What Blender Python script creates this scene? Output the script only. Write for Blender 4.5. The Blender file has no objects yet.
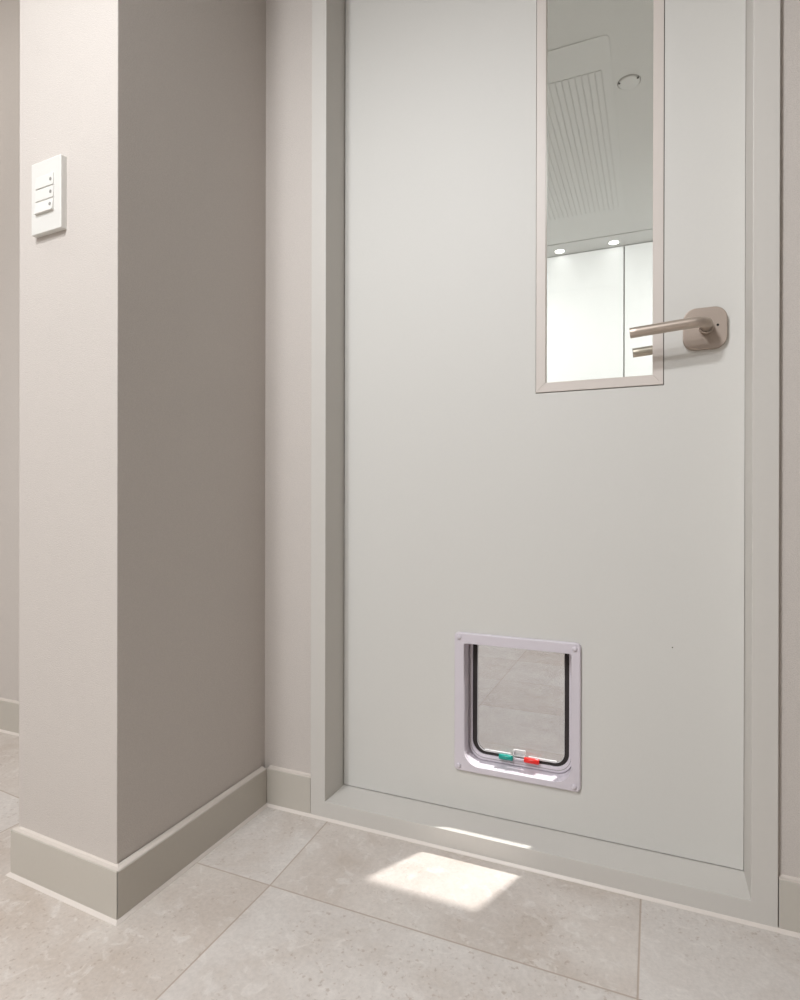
import bpy, bmesh, math, random
from mathutils import Matrix, Vector

S = bpy.context.scene
COL = S.collection
random.seed(4)

# ------------------------------------------------------------------ helpers
def srgb(r, g, b):
    f = lambda c: (c / 255) / 12.92 if c / 255 <= 0.04045 else (((c / 255) + 0.055) / 1.055) ** 2.4
    return (f(r), f(g), f(b), 1)

def link(name, bm, mats, parent=None, bevel=0, seg=2, smooth=False):
    me = bpy.data.meshes.new(name)
    bmesh.ops.recalc_face_normals(bm, faces=bm.faces[:])
    bm.to_mesh(me); bm.free()
    o = bpy.data.objects.new(name, me); COL.objects.link(o)
    for m in (mats if isinstance(mats, (list, tuple)) else [mats]):
        me.materials.append(m)
    if smooth:
        for p in me.polygons: p.use_smooth = True
    if bevel:
        b = o.modifiers.new('bevel', 'BEVEL'); b.width = bevel; b.segments = seg
        b.limit_method = 'ANGLE'; b.angle_limit = math.radians(40)
        b.harden_normals = False
    if parent: o.parent = parent
    return o

def box(bm, x0, x1, y0, y1, z0, z1, mi=0):
    vs = [bm.verts.new(c) for c in ((x0,y0,z0),(x1,y0,z0),(x1,y1,z0),(x0,y1,z0),(x0,y0,z1),(x1,y0,z1),(x1,y1,z1),(x0,y1,z1))]
    for f in ((0,3,2,1),(4,5,6,7),(0,1,5,4),(1,2,6,5),(2,3,7,6),(3,0,4,7)):
        bm.faces.new([vs[i] for i in f]).material_index = mi

def prism(bm, poly, z0, z1):
    a = [bm.verts.new((x, y, z0)) for x, y in poly]; b = [bm.verts.new((x, y, z1)) for x, y in poly]
    n = len(poly)
    bm.faces.new(a[::-1]); bm.faces.new(b)
    for i in range(n): bm.faces.new((a[i], a[(i+1) % n], b[(i+1) % n], b[i]))

def rrect(x0, x1, z0, z1, radii, n=8):
    """rounded rectangle in x-z; radii = bottom-left, bottom-right, top-right, top-left"""
    pts = []
    for (cx, cz, r, a0) in ((x0, z0, radii[0], 180), (x1, z0, radii[1], 270), (x1, z1, radii[2], 0), (x0, z1, radii[3], 90)):
        sx = r if cx == x0 else -r; sz = r if cz == z0 else -r
        for k in range(n + 1):
            a = math.radians(a0 + 90 * k / n)
            pts.append((cx + sx + r * math.cos(a), cz + sz + r * math.sin(a)))
    return pts

def ring(bm, outer, inner, y0, y1, inner_back=None):
    """frame between two equal-length loops, from y0 (front) to y1"""
    ib = inner_back or inner
    of = [bm.verts.new((x, y0, z)) for x, z in outer]; ob = [bm.verts.new((x, y1, z)) for x, z in outer]
    f = [bm.verts.new((x, y0, z)) for x, z in inner]; b = [bm.verts.new((x, y1, z)) for x, z in ib]
    n = len(outer)
    for i in range(n):
        j = (i + 1) % n
        bm.faces.new((of[i], of[j], f[j], f[i])); bm.faces.new((ob[j], ob[i], b[i], b[j]))
        bm.faces.new((of[j], of[i], ob[i], ob[j])); bm.faces.new((f[i], f[j], b[j], b[i]))

def slab(bm, loop, y0, y1):
    a = [bm.verts.new((x, y0, z)) for x, z in loop]; b = [bm.verts.new((x, y1, z)) for x, z in loop]
    n = len(loop); bm.faces.new(a); bm.faces.new(b[::-1])
    for i in range(n): bm.faces.new((a[(i+1) % n], a[i], b[i], b[(i+1) % n]))

def tube(bm, path, r, n=20):
    path = [Vector(p) for p in path]; rings = []
    for i, p in enumerate(path):
        t = (path[min(i+1, len(path)-1)] - path[max(i-1, 0)]).normalized()
        u = t.cross(Vector((0, 0, 1))) if abs(t.z) < .9 else t.cross(Vector((1, 0, 0)))
        u.normalize(); w = t.cross(u)
        rr = r[i] if isinstance(r, (list, tuple)) else r
        rings.append([bm.verts.new(p + u * rr * math.cos(2*math.pi*k/n) + w * rr * math.sin(2*math.pi*k/n)) for k in range(n)])
    for a, b in zip(rings, rings[1:]):
        for k in range(n): bm.faces.new((a[k], a[(k+1) % n], b[(k+1) % n], b[k]))
    bm.faces.new(rings[0][::-1]); bm.faces.new(rings[-1])

def disc_lathe(bm, prof, c, axis='z', n=40):
    """prof = (radius, offset) pairs; offset runs along axis"""
    rings = []
    for r, h in prof:
        if r < 1e-6:
            p = (c[0], c[1], c[2]+h) if axis == 'z' else (c[0], c[1]+h, c[2])
            rings.append([bm.verts.new(p)]); continue
        L = []
        for k in range(n):
            a = 2*math.pi*k/n
            L.append(bm.verts.new((c[0]+r*math.cos(a), c[1]+r*math.sin(a), c[2]+h) if axis == 'z' else (c[0]+r*math.cos(a), c[1]+h, c[2]+r*math.sin(a))))
        rings.append(L)
    for a, b in zip(rings, rings[1:]):
        for k in range(n):
            j = (k+1) % n
            if len(a) == 1: bm.faces.new((a[0], b[j], b[k]))
            elif len(b) == 1: bm.faces.new((a[k], a[j], b[0]))
            else: bm.faces.new((a[k], a[j], b[j], b[k]))

def empty(name, loc):
    o = bpy.data.objects.new(name, None); COL.objects.link(o); o.location = loc; o.empty_display_size = .05
    bpy.context.view_layer.update()
    return o

def under(o, parent):
    o.parent = parent
    M = Matrix.Identity(4); q = parent
    while q: M = Matrix.Translation(q.location) @ M; q = q.parent
    o.matrix_parent_inverse = M.inverted()
    return o

def tag(o, label=None, cat=None, group=None, kind=None):
    if label: o['label'] = label
    if cat: o['category'] = cat
    if group: o['group'] = group
    if kind: o['kind'] = kind
    return o

def structure(o, label):
    return tag(o, label, {'w': 'wall', 'f': 'floor', 'c': 'ceiling', 'd': 'door', 'b': 'baseboard', 't': 'trim'}[o.name[0]], None, 'structure')

# ------------------------------------------------------------------ materials
def mat(name, color, rough=.5, metal=0, spec=.5, bump=None):
    m = bpy.data.materials.new(name); m.use_nodes = True
    nt = m.node_tree; b = nt.nodes['Principled BSDF']
    b.inputs['Base Color'].default_value = color; b.inputs['Roughness'].default_value = rough
    b.inputs['Metallic'].default_value = metal; b.inputs['Specular IOR Level'].default_value = spec
    if bump:
        sc, strength, amt = bump
        tc = nt.nodes.new('ShaderNodeTexCoord'); nz = nt.nodes.new('ShaderNodeTexNoise')
        nz.inputs['Scale'].default_value = sc; nz.inputs['Detail'].default_value = 4
        nt.links.new(tc.outputs['Object'], nz.inputs['Vector'])
        bp = nt.nodes.new('ShaderNodeBump'); bp.inputs['Strength'].default_value = strength; bp.inputs['Distance'].default_value = .001
        nt.links.new(nz.outputs['Fac'], bp.inputs['Height']); nt.links.new(bp.outputs['Normal'], b.inputs['Normal'])
        if amt:
            mx = nt.nodes.new('ShaderNodeMix'); mx.data_type = 'RGBA'
            mx.inputs[6].default_value = tuple(c * (1 - amt) for c in color[:3]) + (1,)
            mx.inputs[7].default_value = tuple(min(1, c * (1 + amt)) for c in color[:3]) + (1,)
            nt.links.new(nz.outputs['Fac'], mx.inputs[0]); nt.links.new(mx.outputs[2], b.inputs['Base Color'])
    return m

M = {}
M['wallpaper'] = mat('wallpaper', srgb(207, 199.5, 193), .75, spec=.3, bump=(620, .8, .12))
M['plaster'] = mat('plaster', srgb(222, 216, 210), .8, spec=.2)
M['ceiling'] = mat('ceiling_white', srgb(222, 223, 222), .8, spec=.2)
M['base'] = mat('baseboard_film', srgb(198, 192, 182), .42, bump=(160, .05, .02))
M['caulk'] = mat('silicone_white', srgb(224, 215, 207), .4, bump=(60, .2, .03))
M['caulk2'] = mat('painted_joint', srgb(216, 207, 198), .6)
M['frame'] = mat('frame_film', srgb(210, 206, 200), .45, bump=(120, .04, .012))
M['door'] = mat('door_film', srgb(216, 214, 209), .55, bump=(220, .06, .012))
M['bead'] = mat('bead_film', srgb(216, 207, 200), .45)
M['dark'] = mat('gap_dark', srgb(60, 54, 50), .8)
M['metal'] = mat('brushed_taupe_metal', srgb(190, 176, 164), .40, metal=.7, bump=(300, .05, .03))
M['metal2'] = mat('satin_taupe_plate', srgb(176, 162, 151), .5, metal=.6, bump=(300, .04, .02))
M['black'] = mat('black_hole', srgb(15, 13, 12), .7)
M['white'] = mat('switch_plastic', srgb(226, 224, 219), .4)
M['rocker'] = mat('rocker_plastic', srgb(229, 227, 222), .35)
M['dot'] = mat('indicator_grey', srgb(150, 148, 144), .4)
M['flapwhite'] = mat('flap_plastic', srgb(216, 209, 216), .38, bump=(90, .03, .01))
M['brush'] = mat('draught_brush', srgb(46, 40, 39), .75, bump=(900, .6, .3))
M['clear'] = mat('latch_clear', srgb(212, 210, 210), .2)
M['green'] = mat('green_plastic', srgb(14, 152, 138), .3)
M['red'] = mat('red_plastic', srgb(232, 44, 36), .3)
M['cabinet'] = mat('cabinet_white', srgb(238, 239, 239), .4)
M['ac'] = mat('ac_plastic', srgb(220, 221, 220), .5)
M['slot'] = mat('slot_shade', srgb(214, 215, 213), .7)

def emis(name, color, s):
    m = bpy.data.materials.new(name); m.use_nodes = True; nt = m.node_tree
    nt.nodes.clear(); e = nt.nodes.new('ShaderNodeEmission'); o = nt.nodes.new('ShaderNodeOutputMaterial')
    e.inputs[0].default_value = color; e.inputs[1].default_value = s; nt.links.new(e.outputs[0], o.inputs[0]); return m
M['lamp'] = emis('lamp_lens', (1, .98, .95, 1), 6)

def pane_mat(name, tint, rough, haze, hazecol, dirt=0):
    m = bpy.data.materials.new(name); m.use_nodes = True; nt = m.node_tree; nt.nodes.clear()
    N = nt.nodes.new; L = nt.links.new
    out = N('ShaderNodeOutputMaterial'); tr = N('ShaderNodeBsdfTransparent'); tr.inputs[0].default_value = tint
    gl = N('ShaderNodeBsdfGlossy'); gl.inputs['Roughness'].default_value = rough; gl.inputs[0].default_value = (1, 1, 1, 1)
    lw = N('ShaderNodeLayerWeight'); lw.inputs[0].default_value = .5
    pw = N('ShaderNodeMath'); pw.operation = 'POWER'; pw.inputs[1].default_value = 5; L(lw.outputs['Facing'], pw.inputs[0])
    fr = N('ShaderNodeMath'); fr.operation = 'MULTIPLY_ADD'; fr.inputs[1].default_value = .96; fr.inputs[2].default_value = .04; L(pw.outputs[0], fr.inputs[0])
    mx = N('ShaderNodeMixShader'); L(fr.outputs[0], mx.inputs[0]); L(tr.outputs[0], mx.inputs[1]); L(gl.outputs[0], mx.inputs[2])
    last = mx
    if haze:
        df = N('ShaderNodeBsdfDiffuse'); df.inputs[0].default_value = hazecol
        m2 = N('ShaderNodeMixShader'); m2.inputs[0].default_value = haze
        L(mx.outputs[0], m2.inputs[1]); L(df.outputs[0], m2.inputs[2]); last = m2
        if dirt:
            tc = N('ShaderNodeTexCoord'); nz = N('ShaderNodeTexNoise'); nz.inputs['Scale'].default_value = 60; nz.inputs['Detail'].default_value = 8
            L(tc.outputs['Object'], nz.inputs['Vector'])
            mr = N('ShaderNodeMapRange'); mr.inputs[1].default_value = .3; mr.inputs[2].default_value = .75
            mr.inputs[3].default_value = haze * (1 - dirt); mr.inputs[4].default_value = haze * (1 + dirt)
            L(nz.outputs['Fac'], mr.inputs[0]); L(mr.outputs[0], m2.inputs[0])
    L(last.outputs[0], out.inputs[0]); return m
M['glass'] = pane_mat('window_glass', (.93, .95, .94, 1), .0, 0, None)
M['flappane'] = pane_mat('flap_acrylic', (.86, .865, .88, 1), .06, .10, (.60, .60, .62, 1), .2)

def tile_mat(name, x0, y0, px, py, warp=False):
    """limestone-look porcelain tiles with thin grout, in metres of the floor itself"""
    m = bpy.data.materials.new(name); m.use_nodes = True; nt = m.node_tree; b = nt.nodes['Principled BSDF']
    N = nt.nodes.new; L = nt.links.new
    def mth(op, a, c=None, clamp=False):
        n = N('ShaderNodeMath'); n.operation = op; n.use_clamp = clamp
        for i, v in enumerate((a, c)):
            if v is None: continue
            if isinstance(v, (int, float)): n.inputs[i].default_value = v
            else: L(v, n.inputs[i])
        return n.outputs[0]
    tc = N('ShaderNodeTexCoord'); sp = N('ShaderNodeSeparateXYZ'); L(tc.outputs['Object'], sp.inputs[0])
    X, Y = sp.outputs[0], sp.outputs[1]
    if warp:   # tiles along the threshold are laid a hair out of true
        k = mth('MULTIPLY', mth('MAXIMUM', mth('SUBTRACT', Y, .866), 0), mth('MULTIPLY', X, -.085))
        X2 = mth('ADD', X, k)
        Y2 = mth('SUBTRACT', Y, mth('MULTIPLY', mth('SUBTRACT', -1.0, X), .09, True))
        X, Y = X2, Y2
    def axis(V, o, p):
        t = mth('DIVIDE', mth('SUBTRACT', V, o), p)
        idx = mth('FLOOR', t); fr = mth('FRACT', t)
        d = mth('MULTIPLY', mth('MINIMUM', fr, mth('SUBTRACT', 1, fr)), p)
        return idx, d
    ix, dx = axis(X, x0, px); iy, dy = axis(Y, y0, py)
    d = mth('MINIMUM', dx, dy)
    grout = N('ShaderNodeMapRange'); grout.inputs[1].default_value = .0009; grout.inputs[2].default_value = .0018
    grout.inputs[3].default_value = 1; grout.inputs[4].default_value = 0; L(d, grout.inputs[0])
    # each tile cuts its own piece of stone
    cb = N('ShaderNodeCombineXYZ'); L(ix, cb.inputs[0]); L(iy, cb.inputs[1])
    wn = N('ShaderNodeTexWhiteNoise'); L(cb.outputs[0], wn.inputs['Vector'])
    off = N('ShaderNodeVectorMath'); off.operation = 'SCALE'; off.inputs['Scale'].default_value = 20; L(wn.outputs['Color'], off.inputs[0])
    add = N('ShaderNodeVectorMath'); L(tc.outputs['Object'], add.inputs[0]); L(off.outputs[0], add.inputs[1])
    def noise(scale, detail, rough, dist=0):
        n = N('ShaderNodeTexNoise'); n.inputs['Scale'].default_value = scale; n.inputs['Detail'].default_value = detail
        n.inputs['Roughness'].default_value = rough; n.inputs['Distortion'].default_value = dist
        L(add.outputs[0], n.inputs['Vector']); return n.outputs['Fac']
    def ramp(v, stops):
        r = N('ShaderNodeValToRGB'); e = r.color_ramp.elements
        while len(e) < len(stops): e.new(.5)
        for el, (p, c) in zip(e, stops): el.position = p; el.color = c
        L(v, r.inputs[0]); return r.outputs[0]
    def mix(f, a, c, mode='MIX'):
        n = N('ShaderNodeMix'); n.data_type = 'RGBA'; n.blend_type = mode
        for i, v in ((0, f), (6, a), (7, c)):
            if isinstance(v, (int, float, tuple)): n.inputs[i].default_value = v
            else: L(v, n.inputs[i])
        return n.outputs[2]
    base = ramp(noise(7, 8, .62, .5), [(.34, srgb(196, 184, 174)), (.48, srgb(211, 203, 197)), (.64, srgb(223, 218, 213))])
    # tone of the whole tile
    par = mth('MULTIPLY', mth('FRACT', mth('MULTIPLY', mth('ADD', ix, iy), .5)), 2)
    tone = ramp(mth('ADD', mth('MULTIPLY', par, .6), mth('MULTIPLY', wn.outputs['Value'], .4)), [(0, srgb(203, 189, 176)), (1, srgb(226, 221, 216))])
    base = mix(.5, base, tone)
    # pale shells and brown specks
    pale = ramp(noise(34, 5, .6, .8), [(.55, (0, 0, 0, 1)), (.66, (1, 1, 1, 1))])
    base = mix(mth('MULTIPLY', pale, .5), base, srgb(230, 224, 218))
    speck = ramp(noise(120, 4, .55, .2), [(.60, (0, 0, 0, 1)), (.68, (1, 1, 1, 1))])
    gate = ramp(noise(5, 3, .5), [(.42, (0, 0, 0, 1)), (.56, (1, 1, 1, 1))])
    base = mix(mth('MULTIPLY', mth('MULTIPLY', speck, gate), .45), base, srgb(168, 147, 132))
    grain = ramp(noise(150, 6, .7), [(.35, srgb(232, 232, 232)), (.65, srgb(255, 255, 255))])
    base = mix(.6, base, grain, 'MULTIPLY')
    col = mix(mth('MULTIPLY', grout.outputs[0], .8), base, srgb(178, 160, 146))
    L(col, b.inputs['Base Color'])
    b.inputs['Roughness'].default_value = .5; b.inputs['Specular IOR Level'].default_value = .35
    bp = N('ShaderNodeBump'); bp.inputs['Strength'].default_value = .4; bp.inputs['Distance'].default_value = .001
    h = mth('SUBTRACT', mth('MULTIPLY', noise(90, 5, .6), .35), grout.outputs[0])
    L(h, bp.inputs['Height']); L(bp.outputs[0], b.inputs['Normal'])
    return m
M['tiles'] = tile_mat('limestone_tiles', -.6165, .866, .5975, .5975, True)
M['tiles_back'] = tile_mat('far_room_tiles', -.525, 1.905, .596, .29)

# ------------------------------------------------------------------ measured layout (metres; camera above the origin)
CZ = 2.30                     # ceiling
YF, YW, YD, YB = 1.09, 1.102, 1.1713, 1.26     # frame face, wall face, door face, far side of wall
XL, XR, IL, IR = -.6726, .1801, -.6372, .1433   # door frame outer and inner edges
ZS = .0376                    # threshold height
DT = 2.06                     # top of the door opening

# floor and ceiling
bm = bmesh.new()
box(bm, -3.2, 3.0, -2.4, 1.175, -.05, 0, 0)
box(bm, -3.2, 2.2, 1.175, 4.75, -.05, 0, 1)
structure(link('floor', bm, [M['tiles'], M['tiles_back']]), 'beige limestone look tile floor with thin brown grout lines')
bm = bmesh.new(); box(bm, -3.2, 3.0, -2.4, YB, CZ, CZ+.1); box(bm, -3.2, 2.2, YB, 3.866, CZ, CZ+.1); box(bm, -3.2, 2.2, 3.876, 4.75, CZ, CZ+.1)
box(bm, -3.2, 2.2, 3.86, 3.89, CZ+.006, CZ+.1, 1)
structure(link('ceiling', bm, [M['ceiling'], M['dark']]), 'pale ceiling seen through the glass of the door')

# walls
bm = bmesh.new()
box(bm, -1.02, XL+.004, YW, YB, 0, CZ); box(bm, XR-.004, 3.0, YW, YB, 0, CZ); box(bm, XL+.004, XR-.004, YW, YB, DT+.036, CZ)
wf = structure(link('wall_front', bm, M['wallpaper']), 'beige wallpapered wall around the door frame')
t = .012
BBP = [(-1.0625, 1.16), (-1.0625, .7061), (-.7845, .6923), (-.7845, YW)]      # outside face of the baseboards
bm = bmesh.new()
prism(bm, [(-1.0625+.005, 1.20), (-1.0625+.005, .7061+t), (-.7845-.0145, .6923+t), (-.7845-.0145, 1.20)], 0, CZ)
structure(link('wall_wing', bm, M['wallpaper'], bevel=.0012), 'beige wallpapered wing wall carrying the light switch')
bm = bmesh.new(); box(bm, -3.2, -1.02, 1.144, YB, 0, CZ)
structure(link('wall_left', bm, M['wallpaper']), 'strip of beige wall seen left of the wing wall')
bm = bmesh.new(); box(bm, -3.3, -3.2, -2.4, 4.75, 0, CZ)
structure(link('wall_side', bm, M['plaster']), 'plain pale side wall of both rooms')
bm = bmesh.new(); box(bm, 3.0, 3.1, -2.4, YB, 0, CZ)
structure(link('wall_right', bm, M['plaster']), 'plain pale wall at the right of the hallway')
bm = bmesh.new(); box(bm, -3.2, 3.0, -2.5, -2.4, 0, CZ)
structure(link('wall_back', bm, M['plaster']), 'plain pale wall closing the hallway')
bm = bmesh.new(); box(bm, -3.3, 2.3, 4.65, 4.75, 0, CZ); box(bm, 2.2, 2.3, YB, 4.65, 0, CZ)
structure(link('wall_far', bm, M['plaster']), 'white wall behind the far cabinets')

# baseboards with mitred ends, each with its silicone bead
HB = .0807
def baseboard(name, label, p, q, n, mitre=(0, 0), gap=(0, 0), h=HB):
    """p->q is the face line on the floor, n points back into the wall"""
    p, q, n = Vector(p), Vector(q), Vector(n); d = (q - p).normalized()
    p2, q2 = p + d*gap[0], q - d*gap[1]
    bm = bmesh.new()
    poly = [p2, q2, q2 + n*t - d*mitre[1]*t, p2 + n*t + d*mitre[0]*t]
    prism(bm, [(v.x, v.y) for v in poly], .003, h)
    o = structure(link(name, bm, M['base'], bevel=.0008, seg=1), label)
    bm = bmesh.new()                                    # floor bead: small cove triangle
    prof = [(.004, 0), (-.0055, 0), (-.0048, .0012), (-.0006, .0048), (.004, .005)]
    prof_top = [(.0016, h-.001), (.0014, h+.0008), (t-.004, h+.0012), (t+.001, h+.0035), (t+.001, h-.001)]
    for mi, pr in enumerate((prof, prof_top)):
        A = [bm.verts.new((p + n*s + d*s*mitre[0]).to_tuple() + (z,)) for s, z in pr]
        B = [bm.verts.new((q + n*s - d*s*mitre[1]).to_tuple() + (z,)) for s, z in pr]
        k = len(pr); bm.faces.new(A).material_index = mi; bm.faces.new(B[::-1]).material_index = mi
        for i in range(k): bm.faces.new((A[i], A[(i+1) % k], B[(i+1) % k], B[i])).material_index = mi
    s = link('sealant_bead', bm, [M['caulk'], M['caulk2']], o)
    s['label'] = 'white silicone bead'
    return o
nf = Vector((.7061-.6923, 1.0625-.7845)).normalized()
baseboard('baseboard_wing', 'beige baseboard on the front of the wing wall below the switch', BBP[1], BBP[2], nf, (1, 1), (.0004, .0006))
baseboard('baseboard_return', 'beige baseboard along the shaded side of the wing wall', BBP[2], (-.7845, YF+.0005), (-1, 0), (1, 0), (.0009, 0))
baseboard('baseboard_end', 'baseboard on the hidden left end of the wing wall', (-1.0625, 1.13), BBP[1], (1, 0), (0, 1), (0, .0009))
baseboard('baseboard_front', 'short beige baseboard between wing wall and door frame', (-.7845, YF), (XL-.0006, YF), (0, 1))
baseboard('baseboard_right', 'beige baseboard right of the door frame', (XR+.0014, YF), (3.0, YF), (0, 1))
baseboard('baseboard_left', 'beige baseboard on the wall left of the wing wall', (-3.2, 1.132), (-1.064, 1.132), (0, 1), h=.088)

# door frame: jambs, head and threshold in one continuous casing
def quad_frame(bm, xo0, xo1, zo0, zo1, xi0, xi1, zi0, zi1, y0, y1):
    def part(p): # p: 4 (x,z)
        a = [bm.verts.new((x, y0, z)) for x, z in p]; b = [bm.verts.new((x, y1, z)) for x, z in p]
        bm.faces.new(a); bm.faces.new(b[::-1])
        for i in range(4): bm.faces.new((a[(i+1) % 4], a[i], b[i], b[(i+1) % 4]))
    O = [(xo0, zo0), (xo1, zo0), (xo1, zo1), (xo0, zo1)]; I = [(xi0, zi0), (xi1, zi0), (xi1, zi1), (xi0, zi1)]
    for i in range(4):
        j = (i+1) % 4; part([O[i], O[j], I[j], I[i]])
bm = bmesh.new()
quad_frame(bm, XL, XR, .003, DT+.037, IL, IR, ZS, DT, YF, YD+.002)
quad_frame(bm, XL+.005, XR-.005, .003, DT+.03, IL-.004, IR+.004, ZS-.003, DT+.003, YD+.0025, YB+.012)
bmesh.ops.remove_doubles(bm, verts=bm.verts[:], dist=1e-5)
fr = structure(link('trim_1', bm, M['frame'], bevel=.0009), 'off white door frame with raised threshold')
bm = bmesh.new()
prof = [(.004, 0), (-.0048, 0), (-.0042, .0012), (-.0006, .0046), (.004, .005)]
A = [bm.verts.new((XL-.001, YF+s, z)) for s, z in prof]; B = [bm.verts.new((XR+.002, YF+s, z)) for s, z in prof]
bm.faces.new(A); bm.faces.new(B[::-1])
for i in range(5): bm.faces.new((A[i], A[(i+1) % 5], B[(i+1) % 5], B[i]))
link('sealant_bead', bm, M['caulk'], fr)['label'] = 'white silicone bead along the threshold'

# ------------------------------------------------------------------ door leaf (openings for glass and cat flap cut out of one mesh)
DL, DR, DB_, DTOP = -.6357, .1425, ZS+.0015, DT-.003
WX0, WX1, WZ0, WZ1 = -.2136, .0157, .8827, 1.93
FX0, FX1, FZ0, FZ1 = -.3565, -.1437, .1338, .383
bm = bmesh.new()
xs = sorted({DL, DR, WX0, WX1, FX0, FX1}); zs = sorted({DB_, DTOP, WZ0, WZ1, FZ0-.001, FZ1+.001})
def hole(x, z): return (WX0 < x < WX1 and WZ0 < z < WZ1) or (FX0 < x < FX1 and FZ0-.001 < z < FZ1+.001)
cells = {(i, j): not hole((xs[i]+xs[i+1])/2, (zs[j]+zs[j+1])/2) for i in range(len(xs)-1) for j in range(len(zs)-1)}
Y0, Y1 = YD, YD+.046
vc = {}
def V(i, j, y):
    k = (i, j, y)
    if k not in vc: vc[k] = bm.verts.new((xs[i], y, zs[j]))
    return vc[k]
for (i, j), on in cells.items():
    if not on: continue
    bm.faces.new((V(i,j,Y0), V(i+1,j,Y0), V(i+1,j+1,Y0), V(i,j+1,Y0)))
    bm.faces.new((V(i,j,Y1), V(i,j+1,Y1), V(i+1,j+1,Y1), V(i+1,j,Y1)))
    for di, dj, a, b_ in ((-1,0,(i,j),(i,j+1)), (1,0,(i+1,j),(i+1,j+1)), (0,-1,(i,j),(i+1,j)), (0,1,(i,j+1),(i+1,j+1))):
        if not cells.get((i+di, j+dj), False):
            bm.faces.new((V(*a,Y0), V(*b_,Y0), V(*b_,Y1), V(*a,Y1)))
door = structure(link('door_1', bm, M['door']), 'off white door with narrow glass panel, lever handle and cat flap')
# small dark peg mark right of the flap
bm = bmesh.new(); disc_lathe(bm, [(0, -.0004), (.0011, -.0003), (.0012, .0004)], (.0308, YD, .4112), 'y', 12)
link('mark', bm, M['dark'], door)
# glazing bead (front and back) with the pane as its sub-part
bm = bmesh.new()
g = .0012
quad_frame(bm, WX0+g, WX1-g, WZ0+g, WZ1-g, -.1944, -.0034, .9023, WZ1-.02, YD-.0025, YD+.016)
quad_frame(bm, WX0+g, WX1-g, WZ0+g, WZ1-g, WX0+.0125, WX1-.0125, WZ0+.0125, WZ1-.0125, YD+.026, YD+.0485)
bead = link('window_frame', bm, M['bead'], door, bevel=.0006, seg=1)
bm = bmesh.new(); quad_frame(bm, WX0, WX1, WZ0, WZ1, WX0+.006, WX1-.006, WZ0+.006, WZ1-.006, YD+.004, YD+.042)
link('rebate', bm, M['dark'], bead)
bm = bmesh.new(); box(bm, -.2, .002, YD+.017, YD+.025, .897, WZ1-.015)
pane = link('pane', bm, M['glass'], bead); pane['label'] = 'tall clear glass pane'

# lever handles: one on each face of the door
def handle(side):
    s = -1 if side == 'near' else 1
    y0 = YD if s < 0 else YD + .046
    cx, cz = .0825, .9755
    path = []
    for k in range(4): path.append((cx, y0 + s*(.006 + .028*k/3), cz))
    R = .020
    for k in range(1, 11):
        a = math.radians(9*k); path.append((cx - R + R*math.cos(a), y0 + s*(.034 + R*math.sin(a)), cz))
    for k in range(1, 9): path.append((cx - R - k*(cx - R + .040)/8, y0 + s*.054, cz - .0075*k/8))
    bm = bmesh.new(); tube(bm, path, .0090, 24)
    h = link('door_handle', bm, M['metal'], door, bevel=.0006, seg=2, smooth=False)
    for p in h.data.polygons: p.use_smooth = len(p.vertices) == 4
    h['label'] = 'brushed taupe metal lever' if s < 0 else 'far side lever seen through the glass'
    bm = bmesh.new()
    loop = rrect(cx-.0365, cx+.0330, cz-.0365, cz+.0365, [.021]*4, 10)
    slab(bm, loop, *( (y0-.009, y0+.0005) if s < 0 else (y0-.0005, y0+.009)))
    r = link('rosette', bm, M['metal2'], h, bevel=.0015, seg=3); r['label'] = 'rounded square backplate'
    if s < 0:
        bm = bmesh.new(); disc_lathe(bm, [(0, -.0002), (.0021, -.0002), (.0021, .003)], (.1005, y0-.0094, .9790), 'y', 20)
        link('keyhole', bm, M['black'], h)['label'] = 'small black keyhole'
    bm = bmesh.new(); disc_lathe(bm, [(.0100, 0), (.0115, 0), (.0115, s*.010), (.0100, s*.0115)], (cx, y0 + s*.0085, cz), 'y', 28)
    link('collar', bm, M['metal'], h)
handle('near'); handle('far')

# ------------------------------------------------------------------ cat flap
cat = empty('cat_flap', (-.25, YD, .1217))
tag(cat, 'white framed pet door with clear flap and green and red sliders, low on the door', 'cat flap')
YFL = 1.1645
bm = bmesh.new()
out = rrect(-.3765, -.1265, .1217, .4041, [.009]*4); inn = rrect(-.3560, -.1442, .1345, .3825, [.032, .032, .004, .004])
out2 = rrect(-.3745, -.1285, .1237, .4021, [.008]*4)
of = [bm.verts.new((x, YFL, z)) for x, z in out2]; om = [bm.verts.new((x, YFL+.002, z)) for x, z in out]; ob = [bm.verts.new((x, YD+.0002, z)) for x, z in out]
i0 = [bm.verts.new((x, YFL, z)) for x, z in inn]
n = len(out)
for i in range(n):
    j = (i+1) % n
    bm.faces.new((of[i], of[j], i0[j], i0[i])); bm.faces.new((om[i], om[j], of[j], of[i])); bm.faces.new((ob[i], ob[j], om[j], om[i]))
ibk = [bm.verts.new((x, YD+.0002, z)) for x, z in inn]
for i in range(n):
    j = (i+1) % n; bm.faces.new((i0[i], i0[j], ibk[j], ibk[i])); bm.faces.new((ibk[i], ibk[j], ob[j], ob[i]))
frame = under(link('frame', bm, M['flapwhite'], None, bevel=.0008, seg=2), cat)
frame['label'] = 'white plastic surround with four corner caps'
for (x, z) in ((-.3662, .3944), (-.1378, .3930), (-.3662, .1322), (-.1385, .1315)):
    bm = bmesh.new(); disc_lathe(bm, [(.0050, .0008), (.0049, -.0010), (.0042, -.0026), (.0025, -.0036), (0, -.0039)], (x, YFL, z), 'y', 20)
    c = link('screw_cap', bm, M['flapwhite'], None, smooth=True); c.parent = frame
# tunnel liner through the door
bm = bmesh.new()
o_ = rrect(-.3564, -.1438, .1341, .3829, [.0322, .0322, .0044, .0044])
ring(bm, o_, inn, YD+.0004, YD+.0464)
under(link('tunnel', bm, M['flapwhite']), cat)['label'] = 'white tunnel liner through the door'
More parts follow.
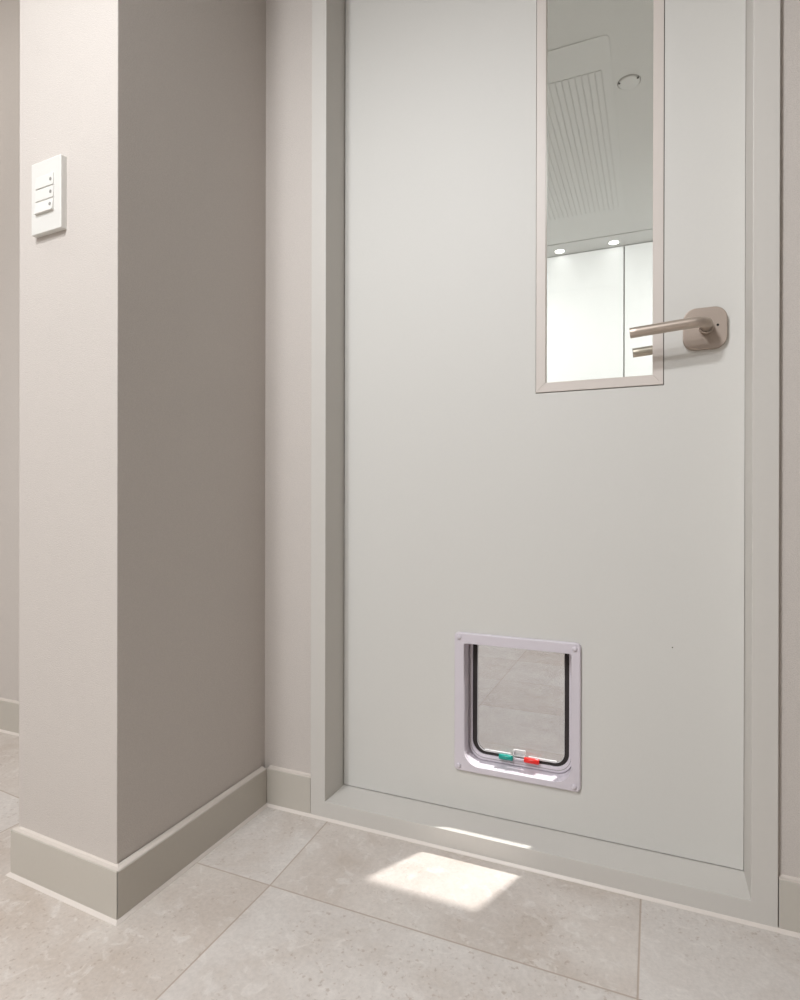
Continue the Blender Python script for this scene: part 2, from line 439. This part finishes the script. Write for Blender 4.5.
# stepped rim that carries the flap
bm = bmesh.new()
r1 = rrect(-.3558, -.1444, .1347, .3823, [.032, .032, .004, .004])
r2 = rrect(-.3546, -.1456, .1358, .3815, [.031, .031, .004, .004])
r3 = rrect(-.3478, -.1522, .1475, .3785, [.028, .028, .004, .004])
ring(bm, r2, r3, 1.2005, 1.219)
under(link('rim', bm, M['flapwhite'], bevel=.0008), cat)
bm = bmesh.new(); ring(bm, r1, rrect(-.3530, -.1470, .1375, .380, [.030, .030, .004, .004]), 1.2075, 1.216)
under(link('rim_groove', bm, M['dark']), cat)['label'] = 'dark groove around the rim'
# back surround on the far face of the door
bm = bmesh.new(); ring(bm, out, inn, YD+.0462, YD+.0505)
under(link('rear_frame', bm, M['flapwhite']), cat)
# draught brush (three sides) and pane
bm = bmesh.new()
b1 = rrect(-.3477, -.1523, .1476, .3784, [.028, .028, .004, .004]); b2 = rrect(-.3388, -.1612, .1520, .3765, [.022, .022, .003, .003])
ring(bm, b1, b2, 1.2035, 1.2125)
under(link('brush_seal', bm, M['brush']), cat)['label'] = 'dark bristle seal around the flap'
bm = bmesh.new(); slab(bm, rrect(-.3405, -.1595, .1530, .3775, [.022, .022, .002, .002]), 1.2065, 1.2095)
flap = under(link('flap', bm, M['flappane']), cat); flap['label'] = 'clear grey swinging flap'
bm = bmesh.new(); ring(bm, rrect(-.3387, -.1613, .1521, .3764, [.022, .022, .003, .003]), rrect(-.3376, -.1624, .1534, .3752, [.021, .021, .003, .003]), 1.2052, 1.2064)
o = link('flap_edge', bm, M['clear'], flap); o['label'] = 'pale ring painted as a highlight along the flap edge'  # edge highlight of the flap, painted in as a pale ring
bm = bmesh.new(); ring(bm, rrect(-.3520, -.1480, .1405, .3805, [.030, .030, .004, .004]), rrect(-.3512, -.1488, .1414, .3800, [.0295, .0295, .004, .004]), 1.2000, 1.2012)
under(link('rim_line', bm, M['dot']), cat)['label'] = 'fine grey step line in the rim'
# clear bottom lip of the flap, broken at the latch
bm = bmesh.new()
for a, b_ in ((-.322, -.268), (-.232, -.176)):
    bm = bmesh.new(); box(bm, a, b_, 1.2015, 1.206, .1540, .1580)
    lip = link('magnet_strip', bm, M['clear'], None, bevel=.001); lip.parent = flap
# lock: rail, two coloured sliders and the little catch
bm = bmesh.new(); box(bm, -.264, -.236, 1.1955, 1.2005, .1490, .1525)
rail = under(link('lock_rail', bm, M['flapwhite'], bevel=.0008), cat)
def slider(x0, x1, z, m, lab):
    bm = bmesh.new(); tube(bm, [(x0, 1.1945, z), (x0+.001, 1.1945, z), (x1-.001, 1.1945, z), (x1, 1.1945, z)], [.0044, .0052, .0052, .0044], 16)
    o = under(link('slider', bm, m), cat); o['label'] = lab
    for p in o.data.polygons: p.use_smooth = len(p.vertices) == 4 and p.area < 1e-4
slider(-.2898, -.2615, .1522, M['green'], 'green lock slider'); slider(-.2388, -.2095, .1537, M['red'], 'red lock slider')
bm = bmesh.new(); box(bm, -.2615, -.2375, 1.1945, 1.2015, .1575, .1600); box(bm, -.2615, -.2375, 1.199, 1.203, .1600, .1690)
box(bm, -.2615, -.2585, 1.1945, 1.2015, .1500, .1690)
ct = under(link('catch', bm, M['clear'], bevel=.0007), cat); ct['label'] = 'clear catch between the sliders'

# ------------------------------------------------------------------ light switch
d = Vector((.7845-.9425, 0)); ang = math.atan2(.6923-.7061, -.7845+1.0625)
sw = empty('light_switch', (-.9662, .7135, 1.199)); sw.rotation_euler.z = ang
tag(sw, 'white wall switch plate with three rockers on the wing wall', 'light switch')
W, Hh = .0402, .0622
def swpart(name, m, x0, x1, y0, y1, z0, z1, bev, par=None):
    bm = bmesh.new(); box(bm, x0, x1, y0, y1, z0, z1); o = link(name, bm, m, par or sw, bevel=bev); return o
swpart('plate', M['white'], -W, W, -.0105, .0, -Hh, Hh, .0012)
swpart('wall_box', M['dark'], -W+.003, W-.003, -.001, .004, -Hh+.003, Hh-.003, 0)['label'] = 'dark mounting edge'
for k in range(3):
    z1 = .0353 - k*.0217
    bm = bmesh.new()   # rockers lean out at the bottom
    yt = -.0118 if k < 2 else -.0118; yb = -.0128 - (.0022 if k == 2 else 0)
    vs = [bm.verts.new(c) for c in ((-.0265, -.0095, z1-.0207), (.0213, -.0095, z1-.0207), (.0213, -.0095, z1), (-.0265, -.0095, z1),
                                    (-.0265, yb, z1-.0207), (.0213, yb, z1-.0207), (.0213, yt, z1), (-.0265, yt, z1))]
    for f in ((0,1,2,3),(4,7,6,5),(0,4,5,1),(1,5,6,2),(2,6,7,3),(3,7,4,0)): bm.faces.new([vs[i] for i in f])
    rk = link('rocker', bm, M['rocker'], sw, bevel=.0006)
    bm = bmesh.new(); disc_lathe(bm, [(0, -.0006), (.0029, -.0006), (.0029, .002)], (.0150, (yt+yb)/2, z1-.0106), 'y', 20)
    link('indicator', bm, M['dot'], rk)['label'] = 'small grey dot'

# ------------------------------------------------------------------ far room
cab = empty('wall_cabinet', (-.3, 4.05, 0))
tag(cab, 'white floor to ceiling cupboards across the far room behind the glass', 'cabinet')
bm = bmesh.new(); box(bm, -2.0, 1.9, 4.075, 4.62, 0, CZ-.001)
under(link('body', bm, M['cabinet']), cat if False else cab)
edges = [-1.98, -1.38, -.78, -.18, .42, 1.02, 1.62]
for a, b_ in zip(edges, edges[1:]):
    bm = bmesh.new(); box(bm, a+.004, b_-.004, 4.052, 4.0745, .06, CZ-.004)
    under(link('door', bm, M['cabinet'], bevel=.001), cab)
bm = bmesh.new()
for e in edges: box(bm, e-.0035, e+.0035, 4.066, 4.0752, .06, CZ-.004)
under(link('shadow_gap', bm, M['dot']), cab)['label'] = 'grey line between cupboard doors'
bm = bmesh.new(); box(bm, -2.0, 1.9, 4.066, 4.0752, 0, .058); under(link('plinth', bm, M['cabinet']), cab)

def downlight(x, y, label):
    o = empty('ceiling_light', (x, y, CZ)); tag(o, label, 'ceiling light', 'recessed ceiling lights in the far room')
    bm = bmesh.new(); disc_lathe(bm, [(.030, .0), (.030, -.002), (.038, -.003), (.041, 0)], (0, 0, 0)); link('trim_ring', bm, M['ac'], o, smooth=True)
    bm = bmesh.new(); disc_lathe(bm, [(.030, 0), (.030, -.0015), (0, -.0016)], (0, 0, 0)); link('lens', bm, M['lamp'], o)
    return o
downlight(-.572, 3.985, 'left glowing round ceiling light above the cupboards, behind the glass')
downlight(-.238, 3.98, 'right glowing round ceiling light above the cupboards, beside the cupboard gap')

ac = empty('air_conditioner', (-.45, 2.85, CZ))
tag(ac, 'pale slotted cassette air conditioner in the far ceiling, behind the glass', 'air conditioner')
bm = bmesh.new(); ring(bm, [(0,0)]*0 or rrect(-.75, -.150, 2.19, 3.62, [.02]*4), rrect(-.62, -.1835, 2.36, 3.52, [.01]*4), 0, .0015)
for v in bm.verts: v.co = Vector((v.co.x, v.co.z, CZ - .002 + v.co.y))
under(link('cover_panel', bm, M['ac'], bevel=.0006), ac)
bm = bmesh.new()
x = -.189
while x > -.61:
    box(bm, x-.0195, x, 2.362, 3.518, CZ-.0035, CZ-.0013); x -= .0245
under(link('louver', bm, M['ac'], bevel=.002), ac)['label'] = 'long parallel slats'
bm = bmesh.new(); box(bm, -.62, -.1835, 2.36, 3.52, CZ-.0012, CZ-.0005); under(link('intake', bm, M['slot']), ac)

sd = empty('smoke_detector', (-.0938, 2.475, CZ))
tag(sd, 'round pale detector disc in the ceiling right of the air conditioner', 'smoke detector')
bm = bmesh.new(); disc_lathe(bm, [(0, -.006), (.034, -.005), (.040, -.003), (.0405, 0)], (0, 0, 0)); link('cover', bm, M['ac'], sd, smooth=True)
bm = bmesh.new(); disc_lathe(bm, [(.0405, -.0003), (.0435, -.0003), (.0435, 0), (.0405, 0)], (0, 0, 0)); link('rim', bm, M['dot'], sd)
for a in (200, 330):
    bm = bmesh.new(); disc_lathe(bm, [(.004, -.001), (.004, -.006), (0, -.0062)], (.037*math.cos(math.radians(a)), .037*math.sin(math.radians(a)), 0), n=12)
    link('clip', bm, M['dark'], sd)

# ------------------------------------------------------------------ lights (at ceiling height: room downlights plus added fill lamps)
def lamp(kind, name, loc, energy, color=(1, .97, .93), size=.05, target=None, angle=120, blend=.6):
    l = bpy.data.lights.new(name, kind); l.energy = energy; l.color = color
    if kind == 'SPOT': l.spot_size = math.radians(angle); l.spot_blend = blend; l.shadow_soft_size = size
    elif kind == 'AREA': l.shape = 'DISK'; l.size = size
    else: l.shadow_soft_size = size
    o = bpy.data.objects.new(name, l); COL.objects.link(o); o.location = loc
    if target: o.rotation_euler = (Vector(target) - Vector(loc)).to_track_quat('-Z', 'Y').to_euler()
    return o
CFG = dict(main=88, door=98, fill=21, beam=850, back=.25, room=21, wash=66, left=5.5)
lamp('SPOT', 'hall_downlight', (-.93, -.90, CZ-.02), CFG['main'], color=(.95, .975, 1), size=.10, target=(-.7, .3, 0), angle=150, blend=1)
lamp('AREA', 'hall_panel', (-1.1, -1.9, CZ-.01), CFG['fill'], color=(.95, .975, 1), size=.6, target=(-1.1, -1.9, 0))  # unseen fill light, added to lift door and wing wall evenly
lamp('AREA', 'left_hall_panel', (-1.9, .45, CZ-.01), CFG['left'], size=.4, target=(-1.9, .45, 0))  # added light, brightens the wall strip beyond the wing wall
lamp('SPOT', 'door_downlight', (-.63, -.30, CZ-.02), CFG['door'], color=(.955, .975, 1), size=.10, target=(-.42, .35, 0), angle=125, blend=.7)  # second spot, added to brighten the threshold and lower door
lamp('SPOT', 'far_room_downlight', (.39, 2.57, CZ-.02), CFG['beam'], color=(1, .96, .90), size=.06, target=(-.25, 1.2, .26), angle=12, blend=.35)
for x in (-1.4, .75):
    lamp('SPOT', 'cabinet_wash', (x, 2.7, CZ-.02), CFG['wash'], color=(1, .995, .985), size=.06, target=(-.3, 4.05, 1.45), angle=100, blend=1)  # unseen pair of spots added to whiten the cupboard fronts
for x in (-.572, -.238):
    lamp('SPOT', 'cabinet_downlight', (x, 3.95, CZ-.02), CFG['back'], size=.04, target=(x, 3.75, 0), angle=120, blend=.8)
for x in (-1.5, .85):
    lamp('AREA', 'far_room_panel', (x, 3.0, CZ-.02), CFG['room'], color=(1, .995, .985), size=.8, target=(x, 3.0, 0))  # out-of-view area lights added to raise the whole far room

w = bpy.data.worlds.new('world'); S.world = w; w.use_nodes = True
w.node_tree.nodes['Background'].inputs[0].default_value = (.9, .95, 1, 1); w.node_tree.nodes['Background'].inputs[1].default_value = .3

# ------------------------------------------------------------------ camera (solved from the photograph's vanishing lines)
yaw, pitch, roll, f, H = -.4042, -.0013, .0020, 594.257, .676
c, s = math.cos(yaw), math.sin(yaw); cp, sp_ = math.cos(pitch), math.sin(pitch); cr, sr = math.cos(roll), math.sin(roll)
right = Vector((c, -s, 0)); fwd = Vector((s*cp, c*cp, sp_)); up = Vector((-s*sp_, -c*sp_, cp))
R2 = right*cr + up*sr; U2 = up*cr - right*sr
cam = bpy.data.cameras.new('camera'); co = bpy.data.objects.new('camera', cam); COL.objects.link(co)
mw = Matrix((R2, U2, -fwd)).transposed().to_4x4(); mw.translation = (0, 0, H); co.matrix_world = mw
cam.sensor_fit = 'HORIZONTAL'; cam.sensor_width = 36; cam.lens = f/800*36; cam.clip_start = .02
S.camera = co
vs = S.view_settings; vs.view_transform = 'Standard'; vs.look = 'None'; vs.gamma = 1; vs.use_curve_mapping = False; vs.exposure = .11
